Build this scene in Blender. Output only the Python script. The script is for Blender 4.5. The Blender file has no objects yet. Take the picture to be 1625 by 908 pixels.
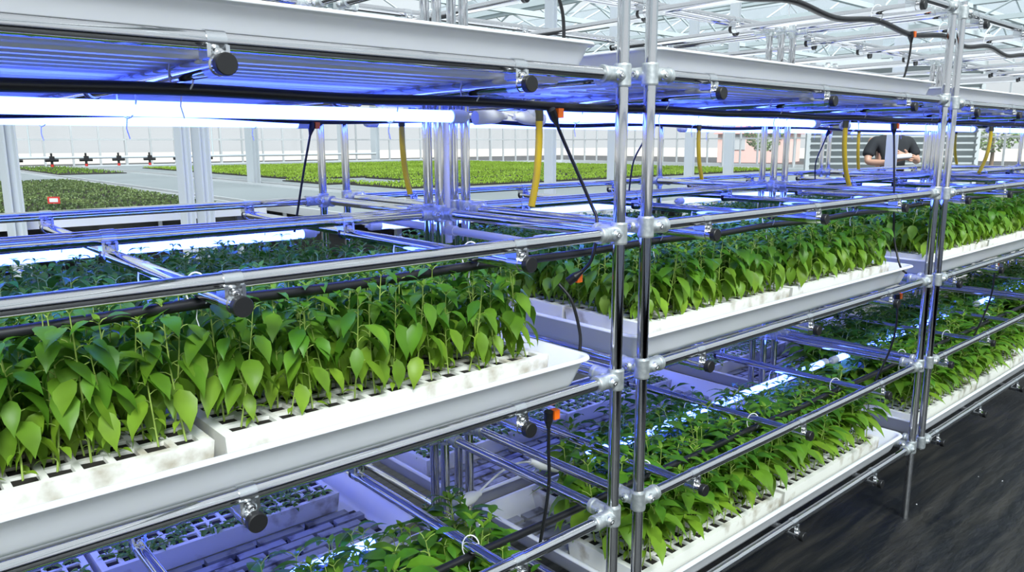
import bpy, math, random
import numpy as np
from mathutils import Vector, Matrix
rnd = random.Random(7)
PI = math.pi
S = bpy.context.scene
COL = S.collection
D = bpy.data

# ------------------------------------------------------------------ mesh builder
class MB:
    def __init__(s):
        s.v = []; s.f = []; s.sm = []; s.mi = []
    def add(s, vs, fs, smooth=True, mi=0):
        o = len(s.v); s.v += [tuple(v) for v in vs]
        for f in fs:
            s.f.append(tuple(i + o for i in f)); s.sm.append(smooth); s.mi.append(mi)
    def box(s, a, b, mi=0):
        (x0, y0, z0), (x1, y1, z1) = a, b
        v = [(x0,y0,z0),(x1,y0,z0),(x1,y1,z0),(x0,y1,z0),(x0,y0,z1),(x1,y0,z1),(x1,y1,z1),(x0,y1,z1)]
        s.add(v, [(0,3,2,1),(4,5,6,7),(0,1,5,4),(1,2,6,5),(2,3,7,6),(3,0,4,7)], False, mi)
    def tube(s, pts, r, seg=12, caps=True, mi=0, smooth=True):
        pts = [Vector(p) for p in pts]; n = len(pts)
        rr = r if isinstance(r, (list, tuple)) else [r] * n
        t0 = (pts[1] - pts[0]).normalized()
        up = Vector((0, 0, 1)) if abs(t0.z) < .9 else Vector((1, 0, 0))
        u = t0.cross(up).normalized(); vs = []
        for i, p in enumerate(pts):
            t = (pts[min(i+1, n-1)] - pts[max(i-1, 0)]).normalized()
            u = (u - t * u.dot(t)).normalized(); w = t.cross(u)
            for k in range(seg):
                a = 2 * PI * k / seg
                vs.append(p + (u * math.cos(a) + w * math.sin(a)) * rr[i])
        fs = [(i*seg+k, i*seg+(k+1) % seg, (i+1)*seg+(k+1) % seg, (i+1)*seg+k) for i in range(n-1) for k in range(seg)]
        s.add(vs, fs, smooth, mi)
        if caps:
            s.add(vs[:seg], [tuple(range(seg))[::-1]], False, mi)
            s.add(vs[-seg:], [tuple(range(seg))], False, mi)
    def rod(s, a, b, r, seg=16, mi=0): s.tube([a, b], r, seg, True, mi)
    def prof(s, a, d, prof, seg=18, mi=0, smooth=True):
        """lathe along direction d from a; prof = [(dist, radius)] with hard rings"""
        a = Vector(a); d = Vector(d).normalized()
        up = Vector((0, 0, 1)) if abs(d.z) < .9 else Vector((1, 0, 0))
        u = d.cross(up).normalized(); w = d.cross(u)
        def ring(h, r): return [a + d*h + (u*math.cos(2*PI*k/seg) + w*math.sin(2*PI*k/seg))*r for k in range(seg)]
        for (h0, r0), (h1, r1) in zip(prof, prof[1:]):
            vs = ring(h0, r0) + ring(h1, r1)
            s.add(vs, [(k, seg+k, seg+(k+1) % seg, (k+1) % seg) for k in range(seg)], smooth, mi)
        if prof[0][1] > 1e-5: s.add(ring(*prof[0]), [tuple(range(seg))], False, mi)
        if prof[-1][1] > 1e-5: s.add(ring(*prof[-1]), [tuple(range(seg))[::-1]], False, mi)
    def mesh(s, name, mats):
        m = D.meshes.new(name); m.from_pydata(s.v, [], s.f)
        for mt in mats if isinstance(mats, (list, tuple)) else [mats]: m.materials.append(mt)
        m.polygons.foreach_set('use_smooth', s.sm); m.polygons.foreach_set('material_index', s.mi); m.update()
        return m

def obj(name, data, parent=None, loc=(0, 0, 0), rot=None):
    o = D.objects.new(name, data); COL.objects.link(o); o.location = loc
    if rot is not None: o.rotation_euler = rot
    if parent is not None: o.parent = parent
    return o
def tag(o, label=None, cat=None, group=None, kind=None):
    if label: o['label'] = label
    if cat: o['category'] = cat
    if group: o['group'] = group
    if kind: o['kind'] = kind
    return o
def empty(name, loc, label, cat, group=None, rot=None):
    o = obj(name, None, None, loc, rot); o.empty_display_size = .1
    return tag(o, label, cat, group)
def struct(name, mesh, parent=None, loc=(0, 0, 0), rot=None):
    o = obj(name, mesh, parent, loc, rot)
    if parent is None: o['kind'] = 'structure'
    return o
def smooth_path(ps, n=8):
    ps = [Vector(p) for p in ps]; out = []
    for i in range(len(ps) - 1):
        p0 = ps[max(i-1, 0)]; p1 = ps[i]; p2 = ps[i+1]; p3 = ps[min(i+2, len(ps)-1)]
        for k in range(n):
            t = k / n
            out.append(.5*((2*p1) + (p2-p0)*t + (2*p0-5*p1+4*p2-p3)*t*t + (3*p1-p0-3*p2+p3)*t**3))
    out.append(ps[-1]); return out

# ------------------------------------------------------------------ materials
def pmat(name, col, rough=.5, metal=0., spec=.5, **kw):
    m = D.materials.new(name); m.use_nodes = True
    b = m.node_tree.nodes['Principled BSDF']
    b.inputs['Base Color'].default_value = (*col, 1); b.inputs['Roughness'].default_value = rough
    b.inputs['Metallic'].default_value = metal; b.inputs['Specular IOR Level'].default_value = spec
    for k, v in kw.items(): b.inputs[k].default_value = v
    return m
def N(m, t, **kw):
    n = m.node_tree.nodes.new(t)
    for k, v in kw.items(): setattr(n, k, v)
    return n
def L(m, a, b): m.node_tree.links.new(a, b)
def noise_mix(m, c0, c1, scale, lo=.4, hi=.6, detail=4, stretch=None, dist=0):
    """base colour varies between c0 and c1 (dirt, wear)"""
    b = m.node_tree.nodes['Principled BSDF']
    tc = N(m, 'ShaderNodeTexCoord'); mp = N(m, 'ShaderNodeMapping'); nz = N(m, 'ShaderNodeTexNoise'); cr = N(m, 'ShaderNodeValToRGB')
    if stretch: mp.inputs['Scale'].default_value = stretch
    nz.inputs['Scale'].default_value = scale; nz.inputs['Detail'].default_value = detail; nz.inputs['Distortion'].default_value = dist
    cr.color_ramp.elements[0].position = lo; cr.color_ramp.elements[1].position = hi
    cr.color_ramp.elements[0].color = (*c0, 1); cr.color_ramp.elements[1].color = (*c1, 1)
    L(m, tc.outputs['Object'], mp.inputs['Vector']); L(m, mp.outputs['Vector'], nz.inputs['Vector'])
    L(m, nz.outputs['Fac'], cr.inputs['Fac']); L(m, cr.outputs['Color'], b.inputs['Base Color'])
    return nz, cr, mp
def add_bump(m, src, strength, dist=.01):
    b = m.node_tree.nodes['Principled BSDF']; bp = N(m, 'ShaderNodeBump')
    bp.inputs['Strength'].default_value = strength; bp.inputs['Distance'].default_value = dist
    L(m, src, bp.inputs['Height']); L(m, bp.outputs['Normal'], b.inputs['Normal'])

M = {}
M['chrome'] = pmat('polished_steel', (.64, .64, .655), .07, 1.)
M['galv'] = pmat('galvanised_fitting', (.60, .63, .64), .42, .75)
noise_mix(M['galv'], (.52, .56, .57), (.70, .73, .73), 60)
M['zinc'] = pmat('zinc_clamp', (.70, .72, .74), .24, 1.)
M['screw'] = pmat('screw_steel', (.80, .80, .80), .2, 1.)
M['black'] = pmat('black_plastic', (.012, .012, .013), .45)
M['rubber'] = pmat('black_rubber', (.010, .010, .012), .38)
M['trough'] = pmat('white_plastic', (.80, .81, .83), .30)
noise_mix(M['trough'], (.77, .78, .81), (.84, .85, .86), 3, .3, .7)
M['foam'] = pmat('white_foam', (.83, .82, .77), .75)
nz, cr, mp = noise_mix(M['foam'], (.42, .37, .28), (.83, .82, .77), 9, .33, .45, 8)
M['soil'] = pmat('dark_soil', (.014, .011, .008), .95)
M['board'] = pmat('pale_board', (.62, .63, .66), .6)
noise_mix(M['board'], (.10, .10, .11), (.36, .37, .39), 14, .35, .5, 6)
M['dirt_shade'] = pmat('dirt_shade', (.03, .03, .035), .8)  # dirt and shade of the board gaps in one dark colour
M['cap'] = pmat('lamp_cap', (.62, .66, .74), .4)
M['cord'] = pmat('white_cord', (.80, .80, .80), .45)
M['tie'] = pmat('nylon_tie', (.82, .82, .84), .4)
M['yellow'] = pmat('yellow_hose', (.78, .52, .015), .35)
M['mesh_sleeve'] = pmat('braided_sleeve', (.10, .09, .03), .6)
M['orange'] = pmat('orange_plastic', (.90, .16, .01), .4)
M['pvc'] = pmat('white_pvc', (.78, .78, .80), .35)
M['steel_white'] = pmat('painted_steel', (.47, .51, .54), .45)
M['alu'] = pmat('aluminium', (.72, .75, .77), .38, .4)
M['bench'] = pmat('bench_mesh', (.235, .27, .285), .55)
M['truss'] = pmat('truss_steel', (.55, .62, .64), .5)
M['louvre'] = pmat('louvre_steel', (.50, .54, .55), .45)
def emis(name, col, st):
    m = D.materials.new(name); m.use_nodes = True; nt = m.node_tree; nt.nodes.clear()
    e = nt.nodes.new('ShaderNodeEmission'); e.inputs[0].default_value = (*col, 1); e.inputs[1].default_value = st
    o = nt.nodes.new('ShaderNodeOutputMaterial'); nt.links.new(e.outputs[0], o.inputs[0]); return m
M['glow'] = emis('led_glow', (.055, .105, 1.), 10.6)

def glass(name, tint, gl=.10, haze=.12, hazecol=(.9, .95, 1)):
    m = D.materials.new(name); m.use_nodes = True; nt = m.node_tree; nt.nodes.clear()
    t = nt.nodes.new('ShaderNodeBsdfTransparent'); t.inputs[0].default_value = (*tint, 1)
    g = nt.nodes.new('ShaderNodeBsdfGlossy'); g.inputs['Roughness'].default_value = .05
    d = nt.nodes.new('ShaderNodeBsdfTranslucent'); d.inputs[0].default_value = (*hazecol, 1)
    a = nt.nodes.new('ShaderNodeMixShader'); a.inputs[0].default_value = haze
    b = nt.nodes.new('ShaderNodeMixShader'); b.inputs[0].default_value = gl
    o = nt.nodes.new('ShaderNodeOutputMaterial')
    nt.links.new(t.outputs[0], a.inputs[1]); nt.links.new(d.outputs[0], a.inputs[2])
    nt.links.new(a.outputs[0], b.inputs[1]); nt.links.new(g.outputs[0], b.inputs[2]); nt.links.new(b.outputs[0], o.inputs[0])
    return m
M['glass'] = glass('wall_glass', (.94, .97, .98), .06, .10)
M['roofglass'] = glass('roof_glass', (.80, .87, .90), .05, .15)

def leafmat(name, young, old, trans=.35):
    m = D.materials.new(name); m.use_nodes = True; nt = m.node_tree
    b = nt.nodes['Principled BSDF']; out = nt.nodes['Material Output']
    at = N(m, 'ShaderNodeAttribute', attribute_name='age'); mx = N(m, 'ShaderNodeMix', data_type='RGBA')
    mx.inputs[6].default_value = (*old, 1); mx.inputs[7].default_value = (*young, 1)
    nzn = N(m, 'ShaderNodeTexNoise'); nzn.inputs['Scale'].default_value = 18
    tc = N(m, 'ShaderNodeTexCoord'); L(m, tc.outputs['Object'], nzn.inputs['Vector'])
    hs = N(m, 'ShaderNodeHueSaturation'); mr = N(m, 'ShaderNodeMapRange')
    mr.inputs[1].default_value = .3; mr.inputs[2].default_value = .7; mr.inputs[3].default_value = .75; mr.inputs[4].default_value = 1.25
    L(m, nzn.outputs['Fac'], mr.inputs[0]); L(m, mr.outputs[0], hs.inputs['Value'])
    L(m, at.outputs['Fac'], mx.inputs[0]); L(m, mx.outputs[2], hs.inputs['Color']); L(m, hs.outputs['Color'], b.inputs['Base Color'])
    b.inputs['Roughness'].default_value = .42; b.inputs['Specular IOR Level'].default_value = .35
    tr = N(m, 'ShaderNodeBsdfTranslucent'); L(m, hs.outputs['Color'], tr.inputs['Color'])
    ms = N(m, 'ShaderNodeMixShader'); ms.inputs[0].default_value = trans
    L(m, b.outputs[0], ms.inputs[1]); L(m, tr.outputs[0], ms.inputs[2]); L(m, ms.outputs[0], out.inputs['Surface'])
    return m
M['leaf'] = leafmat('pepper_leaf', (.25, .41, .032), (.075, .23, .016))
M['stem'] = pmat('pepper_stem', (.30, .42, .08), .5)

# ------------------------------------------------------------------ camera
F = 1208.684; CY = 447.29; YAW = .723242; PIT = .180688; ROLL = -.003065
CP = Vector((-1.378773, -1.178033, 1.608325))
fw = Vector((math.sin(YAW)*math.cos(PIT), math.cos(YAW)*math.cos(PIT), -math.sin(PIT)))
rv = Vector((math.cos(YAW), -math.sin(YAW), 0)); uv = rv.cross(fw)
r2 = rv*math.cos(ROLL) + uv*math.sin(ROLL); u2 = uv*math.cos(ROLL) - rv*math.sin(ROLL)
cam = D.cameras.new('camera'); co = obj('camera', cam)
cam.sensor_width = 36; cam.lens = 36*F/1625; cam.shift_y = -(454-CY)/1625; cam.clip_start = .05; cam.clip_end = 400
co.matrix_world = Matrix(((r2.x, u2.x, -fw.x, CP.x), (r2.y, u2.y, -fw.y, CP.y), (r2.z, u2.z, -fw.z, CP.z), (0, 0, 0, 1)))
S.camera = co

# ------------------------------------------------------------------ racks
R = .0145
LV = [2.106, 1.7584, 1.3966, 1.0377, .6782, .3166]       # rail heights, top to bottom
DROP = .036                                              # cross tubes hang this far under the rails
W = 1.836
FRONT_D = .715; BACK_Y = .775; BACK_D = .685
mc = {}
def cached(key, fn):
    if key not in mc: mc[key] = fn()
    return mc[key]
def rod_mesh(name, a, b, r, mat, seg=20):
    m = MB(); m.rod(a, b, r, seg); return m.mesh(name, mat)
def fitting_mesh(sx, sy):
    m = MB(); r = R + .0045
    m.prof((0, 0, -.026), (0, 0, 1), [(0, R), (0, r), (.004, r+.0012), (.048, r+.0012), (.052, r), (.052, R)], 22)
    for d in ((sx, 0, 0), (0, sy, 0)):
        m.prof((0, 0, 0), d, [(.0, r*.98), (.058, r), (.062, r+.0014), (.070, r+.0014), (.073, r+.0004), (.073, R)], 22)
    # screw bosses
    m.prof((sx*.031, -.010, 0), (0, -1, 0), [(0, .013), (.010, .0125), (.013, .0095)], 14)
    m.prof((-.010, sy*.031, 0), (-1, 0, 0), [(0, .013), (.010, .0125), (.013, .0095)], 14)
    return m.mesh('fitting', M['galv'])
def screw_mesh():
    m = MB(); m.prof((0, 0, 0), (0, 0, 1), [(0, .0075), (.003, .0075), (.0042, .006), (.0042, .0035), (.0015, .003), (.0015, 0)], 12)
    return m.mesh('screw', M['screw'])
def clamp_mesh():
    # upper band round the rail (along x), waist, lower band round the cross tube (along y); origin on the rail axis
    m = MB(); r = R + .0018
    m.prof((-.015, 0, 0), (1, 0, 0), [(0, R), (0, r), (.030, r), (.030, R)], 22)
    m.prof((0, -.016, -DROP), (0, 1, 0), [(0, R), (0, r), (.032, r), (.032, R)], 22)
    m.box((-.012, -.009, -DROP+.011), (.012, .009, -.012))
    m.box((-.017, -.0175, -DROP+.010), (-.011, .0175, -.006)); m.box((.011, -.0175, -DROP+.010), (.017, .0175, -.006))
    return m.mesh('clamp', M['zinc'])
def bolt_mesh():
    m = MB(); m.prof((0, -.0175, -DROP/2-.002), (0, -1, 0), [(-.006, .0085), (.003, .0085), (.003, .0062), (.0075, .0055), (.0075, .003), (.005, .0025), (.005, 0)], 10)
    return m.mesh('bolt', M['screw'])
def cap_mesh(d):
    m = MB(); m.prof((0, 0, 0), (0, d, 0), [(-.010, R), (-.010, R+.0022), (.003, R+.0022), (.005, R+.0008), (.005, 0)], 22)
    return m.mesh('end_cap', M['black'])
def make_rack(x, y, dep, crosses, label, full=True, dz=0., far=False):
    rk = empty('tube_rack', (x, y, dz), label, 'rack', 'steel tube growing racks')
    pm = cached('post', lambda: (lambda m: (m.prof((0,0,0), (0,0,1), [(0, R), (2.135, R), (2.137, R+.001), (2.146, R+.001), (2.148, 0)], 24), m.mesh('post', M['chrome']))[1])(MB()))
    for px in (0, W):
        for py in (0, dep):
            if abs(x-XC) < .01 and px == 0 and py == 0: obj('post', cached('post2', lambda: rod_mesh('post', (0, 0, .285), (0, 0, 2.146), R, M['chrome'], 24)), rk, (0, 0, 0))
            else: obj('post', pm, rk, (px, py, -dz))
    rm = cached('rail', lambda: rod_mesh('rail', (.0, 0, 0), (W, 0, 0), R, M['chrome']))
    em = cached(('end', dep), lambda: rod_mesh('end_tube', (0, 0, 0), (0, dep, 0), R, M['chrome']))
    fo = -.042 if dep == FRONT_D else -.012
    cm = cached(('cross', dep), lambda: rod_mesh('cross_tube', (0, fo, 0), (0, dep+.014, 0), R, M['chrome']))
    sm = cached('screw', screw_mesh); clm = cached('clamp', clamp_mesh); bm = cached('bolt', bolt_mesh)
    for z in LV:
        for py in (0, dep): obj('rail', rm, rk, (0, py, z))
        for px in (0, W): obj('end_tube', em, rk, (px, 0, z))
        for px, sx in ((0, 1), (W, -1)):
            for py, sy in ((0, 1), (dep, -1)):
                f = obj('fitting', cached(('fit', sx, sy), lambda: fitting_mesh(sx, sy)), rk, (px, py, z))
                if far: continue
                obj('screw', sm, f, (sx*.031, -.0225, 0), (PI/2, 0, 0))
                obj('screw', sm, f, (-.0225, sy*.031, 0), (0, -PI/2, 0))
        for cx in crosses:
            c = obj('cross_tube', cm, rk, (cx, 0, z-DROP))
            obj('end_cap', cached('cap-', lambda: cap_mesh(-1)), c, (0, fo, 0))
            obj('end_cap', cached('cap+', lambda: cap_mesh(1)), c, (0, dep+.014, 0))
            for py in (0, dep):
                k = obj('clamp', clm, rk, (cx, py, z))
                if not far: obj('bolt', bm, k)
    return rk
XA, XB, XC, XD = -W, .0996, 2.0365, 3.9735
crA = (.301, .906, 1.511); crB = (.24, .84, 1.45); crC = (.155, .70, 1.28); crb = (.30, .92, 1.54)
ORD = {'A': 'first', 'B': 'second', 'C': 'third', 'D': 'fourth'}
def front(n): return ORD[n] + ' front rack from the left'
def back(n): return 'rack behind the ' + ORD[n] + ' front rack'
RX = {'A': XA, 'B': XB, 'C': XC, 'D': XD}; DZ = {'A': 0, 'B': .008, 'C': .002, 'D': 0}
CR = {'A': crA, 'B': crB, 'C': crC, 'D': crB}
for n in 'ABCD':
    make_rack(RX[n], 0, FRONT_D, CR[n], 'polished steel tube rack, ' + front(n), far=(n == 'D'), dz=DZ[n])
    make_rack(RX[n], BACK_Y, BACK_D, crb, 'polished steel tube rack standing behind the ' + front(n), far=(n in 'CD'), dz=DZ[n])

# ------------------------------------------------------------------ troughs
def rrect(x0, y0, x1, y1, r, z, k=5):
    vs = []
    for cx, cy, a0 in ((x1-r, y1-r, 0), (x0+r, y1-r, PI/2), (x0+r, y0+r, PI), (x1-r, y0+r, 1.5*PI)):
        for i in range(k+1):
            a = a0 + PI/2*i/k; vs.append((cx + r*math.cos(a), cy + r*math.sin(a), z))
    return vs
TL = 1.765; TH = .0855
def trough_mesh(dep):
    Wd = dep - .012; m = MB()
    loops = [(.066, .000, .02), (.052, .002, .024), (.040, .009, .028), (.034, .020, .03), (.016, .074, .032), (.013, .0775, .034), (.001, .0775, .045), (0, .0800, .046), (.002, .0845, .045),
             (.012, TH, .036), (.018, .083, .03), (.037, .024, .026), (.044, .0115, .022), (.056, .007, .018)]
    rings = [rrect(i, i, TL-i, Wd-i, r, z) for i, z, r in loops]; n = len(rings[0])
    vs = [v for rg in rings for v in rg]
    fs = [(a*n+k, a*n+(k+1) % n, (a+1)*n+(k+1) % n, (a+1)*n+k) for a in range(len(rings)-1) for k in range(n)]
    fs.append(tuple(range(n))[::-1]); fs.append(tuple((len(rings)-1)*n+k for k in range(n)))
    m.add(vs, fs)
    for i in range(9):                                      # long moulded ribs under the floor
        y = .075 + (Wd-.15)*i/8
        pr = [(y-.016, .001), (y-.010, -.0045), (y+.010, -.0045), (y+.016, .001)]
        q = [(.08, a, b) for a, b in pr] + [(TL-.08, a, b) for a, b in pr]
        m.add(q, [(0, 4, 5, 1), (1, 5, 6, 2), (2, 6, 7, 3), (3, 7, 4, 0), (0, 1, 2, 3), (7, 6, 5, 4)], False)
    return m.mesh('grow_trough', M['trough'])
def board_mesh(x0, x1, y0, y1):
    m = MB(); ny = 6; h = (y1-y0)/ny
    for j in range(ny):
        x = x0 - (.085 if j % 2 else 0)
        while x < x1:
            a, b = max(x, x0)+.006, min(x+.165, x1)-.006
            if b - a > .02: m.box((a, y0+j*h+.006, .0), (b, y0+(j+1)*h-.006, .018 + rnd.uniform(-.002, .002)))
            x += .17
    return m.mesh('floor_board', M['board'])
def dark_gap_mesh(x0, x1, y0, y1):
    m = MB(); m.add([(x0, y0, 0), (x1, y0, 0), (x1, y1, 0), (x0, y1, 0)], [(0, 1, 2, 3)], False); return m.mesh('dark_gap_sheet', M['dirt_shade'])
TIER = {1: 'top', 3: 'middle', 5: 'bottom'}
TX = {'A': XA+.011, 'B': XB+.022, 'C': XC+.03, 'D': XD+.03}
def trough_z(l): return LV[l] - DROP + R + .005
def make_trough(n, l, is_back):
    dep = BACK_D if is_back else FRONT_D
    y = (BACK_Y if is_back else 0) + (.006 + (.02 if n in 'BC' and l == 3 and not is_back else 0))
    o = obj('grow_trough', cached(('tr', dep), lambda: trough_mesh(dep)), None, (TX[n], y, trough_z(l) + DZ[n]))
    tag(o, 'long white plastic trough on the %s tier of the %s' % (TIER[l], back(n) if is_back else front(n)), 'trough', 'white plastic grow troughs')
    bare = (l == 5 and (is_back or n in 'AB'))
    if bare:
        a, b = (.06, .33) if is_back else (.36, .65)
        obj('dark_gap_sheet', cached(('gr', is_back), lambda: dark_gap_mesh(.06, TL-.06, a, b)), o, (0, 0, .0085))  # dark sheet added to give dirt and painted shade between the boards
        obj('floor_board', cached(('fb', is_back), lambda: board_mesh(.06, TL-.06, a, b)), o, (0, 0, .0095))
    return o
TRO = {}
for n in 'ABCD':
    for l in (1, 3, 5):
        TRO[n, l, 0] = make_trough(n, l, False); TRO[n, l, 1] = make_trough(n, l, True)

# ------------------------------------------------------------------ foam seedling trays
FX, FY, FH = .77, .302, .068
NX, NY = 16, 6; BX, BY = .014, .012
CXP = (FX-2*BX)/NX; CYP = (FY-2*BY)/NY
def foam_mesh():
    m = MB(); bar = .0055
    xs = [0] + [v for i in range(NX) for v in (BX+i*CXP+bar, BX+(i+1)*CXP-bar)] + [FX]
    ys = [0] + [v for j in range(NY) for v in (BY+j*CYP+bar, BY+(j+1)*CYP-bar)] + [FY]
    nx, ny = len(xs), len(ys); V = [(x, y, FH) for y in ys for x in xs]; fs = []
    for j in range(ny-1):
        for i in range(nx-1):
            if i % 2 == 1 and j % 2 == 1:
                o = len(V); x0, x1, y0, y1 = xs[i], xs[i+1], ys[j], ys[j+1]; s = .004; zb = FH-.028
                V += [(x0+s, y0+s, zb), (x1-s, y0+s, zb), (x1-s, y1-s, zb), (x0+s, y1-s, zb)]
                q = (j*nx+i, j*nx+i+1, (j+1)*nx+i+1, (j+1)*nx+i)
                for k in range(4): fs.append((q[k], q[(k+1) % 4], o+(k+1) % 4, o+k))
            else: fs.append((j*nx+i, j*nx+i+1, (j+1)*nx+i+1, (j+1)*nx+i))
    m.add(V, fs, False)
    s = .006
    b = [(s, s, 0), (FX-s, s, 0), (FX-s, FY-s, 0), (s, FY-s, 0)]; t = [(0, 0, FH), (FX, 0, FH), (FX, FY, FH), (0, FY, FH)]
    m.add(b+t, [(0, 1, 5, 4), (1, 2, 6, 5), (2, 3, 7, 6), (3, 0, 4, 7), (3, 2, 1, 0)], False)
    return m.mesh('foam_tray', M['foam'])
def soil_mesh():
    m = MB(); r = random.Random(3)
    for j in range(NY):
        for i in range(NX):
            x0, x1, y0, y1 = BX+i*CXP+.0063, BX+(i+1)*CXP-.0063, BY+j*CYP+.0063, BY+(j+1)*CYP-.0063
            z = FH-.0048+r.uniform(0, .003)
            m.add([(x0, y0, z-.004), (x1, y0, z-.003), (x1, y1, z-.004), (x0, y1, z-.002), ((x0+x1)/2, (y0+y1)/2, z+.003)], [(0, 1, 4), (1, 2, 4), (2, 3, 4), (3, 0, 4)], True)
    return m.mesh('soil', M['soil'])
fm, som = foam_mesh(), soil_mesh()
TRAYS = []
def make_tray(n, l, is_back, row, k, xl):
    t = TRO[n, l, is_back]
    y = t.location.y + (.062 if row == 0 else .375) - (.022 if is_back else 0)
    z = t.location.z + .008 + (.018 if l == 3 else .006)
    o = obj('foam_tray', fm, None, (xl, y, z))
    if n == 'B' and l == 5 and row == 1 and not is_back: o.location.x += .14
    obj('soil', som, o)
    end = ('left', 'right')[k]; rw = ('front', 'rear')[row]
    tag(o, 'white foam cell tray, %s half, %s end, %s tier, %s' % (rw, end, TIER[l], back(n) if is_back else front(n)), 'seedling tray', 'foam seedling trays')
    TRAYS.append((n, l, is_back, row, k, o))
for n in 'ABCD':
    for l in (3, 5):
        for bk in (0, 1):
            x0 = TX[n] + (.105 if n == 'A' else .095)
            for k in (0, 1):
                xl = x0 + k*(FX+.018)
                if l == 3: rows = (0, 1)
                elif bk: rows = (1,)
                else: rows = (0,) if n == 'A' or (n == 'B' and k) else (0, 1)
                for row in rows: make_tray(n, l, bk, row, k, xl)

# ------------------------------------------------------------------ seedlings
def leaf(LB, WB, pitch, az, origin, curl, fold, age, V, Fc, A):
    ts = (0, .14, .36, .60, .82, 1.); ws = (.06, .70, 1., .74, .27, .0)
    o = len(V); x = z = 0.; pt = pitch; prev = 0.
    ca, sa = math.cos(az), math.sin(az)
    for t, w in zip(ts, ws):
        dl = (t-prev)*LB; x += dl*math.cos(pt); z += dl*math.sin(pt); prev = t
        nx, nz = -math.sin(pt), math.cos(pt)
        for sgn in (-1, 0, 1):
            y = sgn*w*WB/2; h = abs(sgn)*fold*w*WB/2
            px, pz = x + nx*h, z + nz*h
            V.append((origin[0] + px*ca - y*sa, origin[1] + px*sa + y*ca, origin[2] + pz)); A.append(age)
        pt -= curl*dl/LB*1.3
    for i in range(5):
        for j in range(2):
            a = o+i*3+j; Fc.append((a, a+1, a+4, a+3))
def make_plant(seed, H, tall):
    r = random.Random(seed); SV, SF = MB(), None
    sway = [(r.uniform(-.012, .012), r.uniform(-.012, .012)) for _ in range(3)]
    def P(t): return Vector((sway[0][0]*math.sin(t*2.6) + sway[1][0]*t*t, sway[0][1]*math.sin(t*2.2) + sway[1][1]*t*t, H*t))
    SV.tube([P(t/5) for t in range(6)], [.0017, .0016, .0015, .0013, .0011, .0007], 5)
    V, Fc, A = [], [], []
    nl = 15 if tall else 12; az = r.uniform(0, 2*PI)
    for i in range(nl):
        u = i/(nl-1)
        t = (.12 if tall else .2) + (.88 if tall else .8)*u**.95
        if i >= nl-2: t = .985
        az += 2.4 + r.uniform(-.35, .35)
        p = P(t)
        if i < 3: LB = r.uniform(.020, .027); WB = LB*.42; pitch = r.uniform(-.5, .1); pet = .008
        else:
            LB = (.043 + .023*math.sin(PI*min(1, (u*.95+.05)))) * r.uniform(.85, 1.15)
            if i >= nl-2: LB *= .7
            WB = LB*r.uniform(.43, .55); pitch = (-.95 + 1.05*u**2.2) + r.uniform(-.28, .28); pet = .018*(1-.4*u)
            if not tall: pitch = -.5 + .75*u + r.uniform(-.28, .28); LB *= 1.08; pet *= 1.2
        e = p + Vector((math.cos(az)*pet, math.sin(az)*pet, pet*(.35+.4*u)))
        SV.tube([p, (p+e)/2 + Vector((0, 0, .002)), e], .0009, 4, False)
        leaf(LB, WB, pitch, az, e, r.uniform(.3, .9), r.uniform(.15, .4), min(1, max(0, 1.0-1.15*u + r.uniform(-.2, .25))), V, Fc, A)
    for i in range(2):
        az += 2.2; leaf(.020, .009, .8, az, P(1.), .5, .4, .55, V, Fc, A)
    return SV, (V, Fc, A)
def leafmesh(name, V, Fc, A):
    m = D.meshes.new(name); m.from_pydata(V, [], Fc); m.materials.append(M['leaf'])
    m.polygons.foreach_set('use_smooth', [True]*len(Fc))
    at = m.attributes.new('age', 'FLOAT', 'POINT'); at.data.foreach_set('value', A); m.update(); return m
PROT = {}
for kind, H, tall, cnt in (('tall', .212, True, 9), ('mid', .172, True, 7), ('low', .172, False, 9), ('tiny', .055, False, 4)):
    PROT[kind] = []
    for i in range(cnt):
        st, lf = make_plant(hash(kind) % 97 * 0 + len(kind)*100 + i, H, tall)
        PROT[kind].append((st, lf))
PM = {k: [(a.mesh('stem', M['stem']), leafmesh('foliage', *b)) for a, b in v] for k, v in PROT.items()}
pl = []
for n, l, bk, row, k, o in TRAYS:
    kind = {(3): ('tall' if n == 'A' else 'mid'), 5: 'low'}[l]
    if l == 5 and bk: kind = 'tiny'
    for j in range(NY):
        for i in range(NX):
            if kind == 'tiny' and rnd.random() < .25: continue
            x = o.location.x + BX + (i+.5)*CXP + rnd.uniform(-.006, .006); y = o.location.y + BY + (j+.5)*CYP + rnd.uniform(-.006, .006)
            z = o.location.z + FH - .016
            s = rnd.uniform(.86, 1.08)
            if n in 'CD' and l == 3: s *= 1.06
            if bk and l == 3: s *= .84
            if l == 5 and not bk: s *= 1.32
            if kind == 'tiny': s *= .48
            if n == 'B' and l == 5 and not bk and row == 1 and j > 3: continue
            if n == 'A' and l == 3 and not bk: s *= 1.08 if x > -.85 else 1.14
            if n != 'A' and l == 3 and not bk: s *= 1.10
            if l == 5 and not bk and j > 2 and (n != 'B' or x < 1.2 or x > 1.6): s *= 1.22
            pri = 0
            if not bk and row == 0 and n in 'AB' and j < 3:
                if not (n == 'A' and (l == 5 or x < -1.42)): pri = 1
            pl.append((pri, n, l, kind, rnd.randrange(len(PM[kind])), x, y, z, rnd.uniform(0, 2*PI), s, rnd.uniform(-.10, .10), rnd.uniform(-.10, .10) + (.06 if j < 2 else 0) - (.25 if j > 3 and l == 5 and row == 0 else 0)))
LABP = {('A', 3): ('tall pepper seedling along the front of the middle tier, first front rack from left', 'tall seedlings at the front of the first rack'),
        ('B', 3): ('pepper seedling along the front of the middle tier, second front rack from left', 'seedlings at the front of the second rack middle tier'),
        ('B', 5): ('short bushy pepper seedling along the front of the bottom tier, second front rack', 'short seedlings at the front of the second rack bottom tier')}
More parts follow.
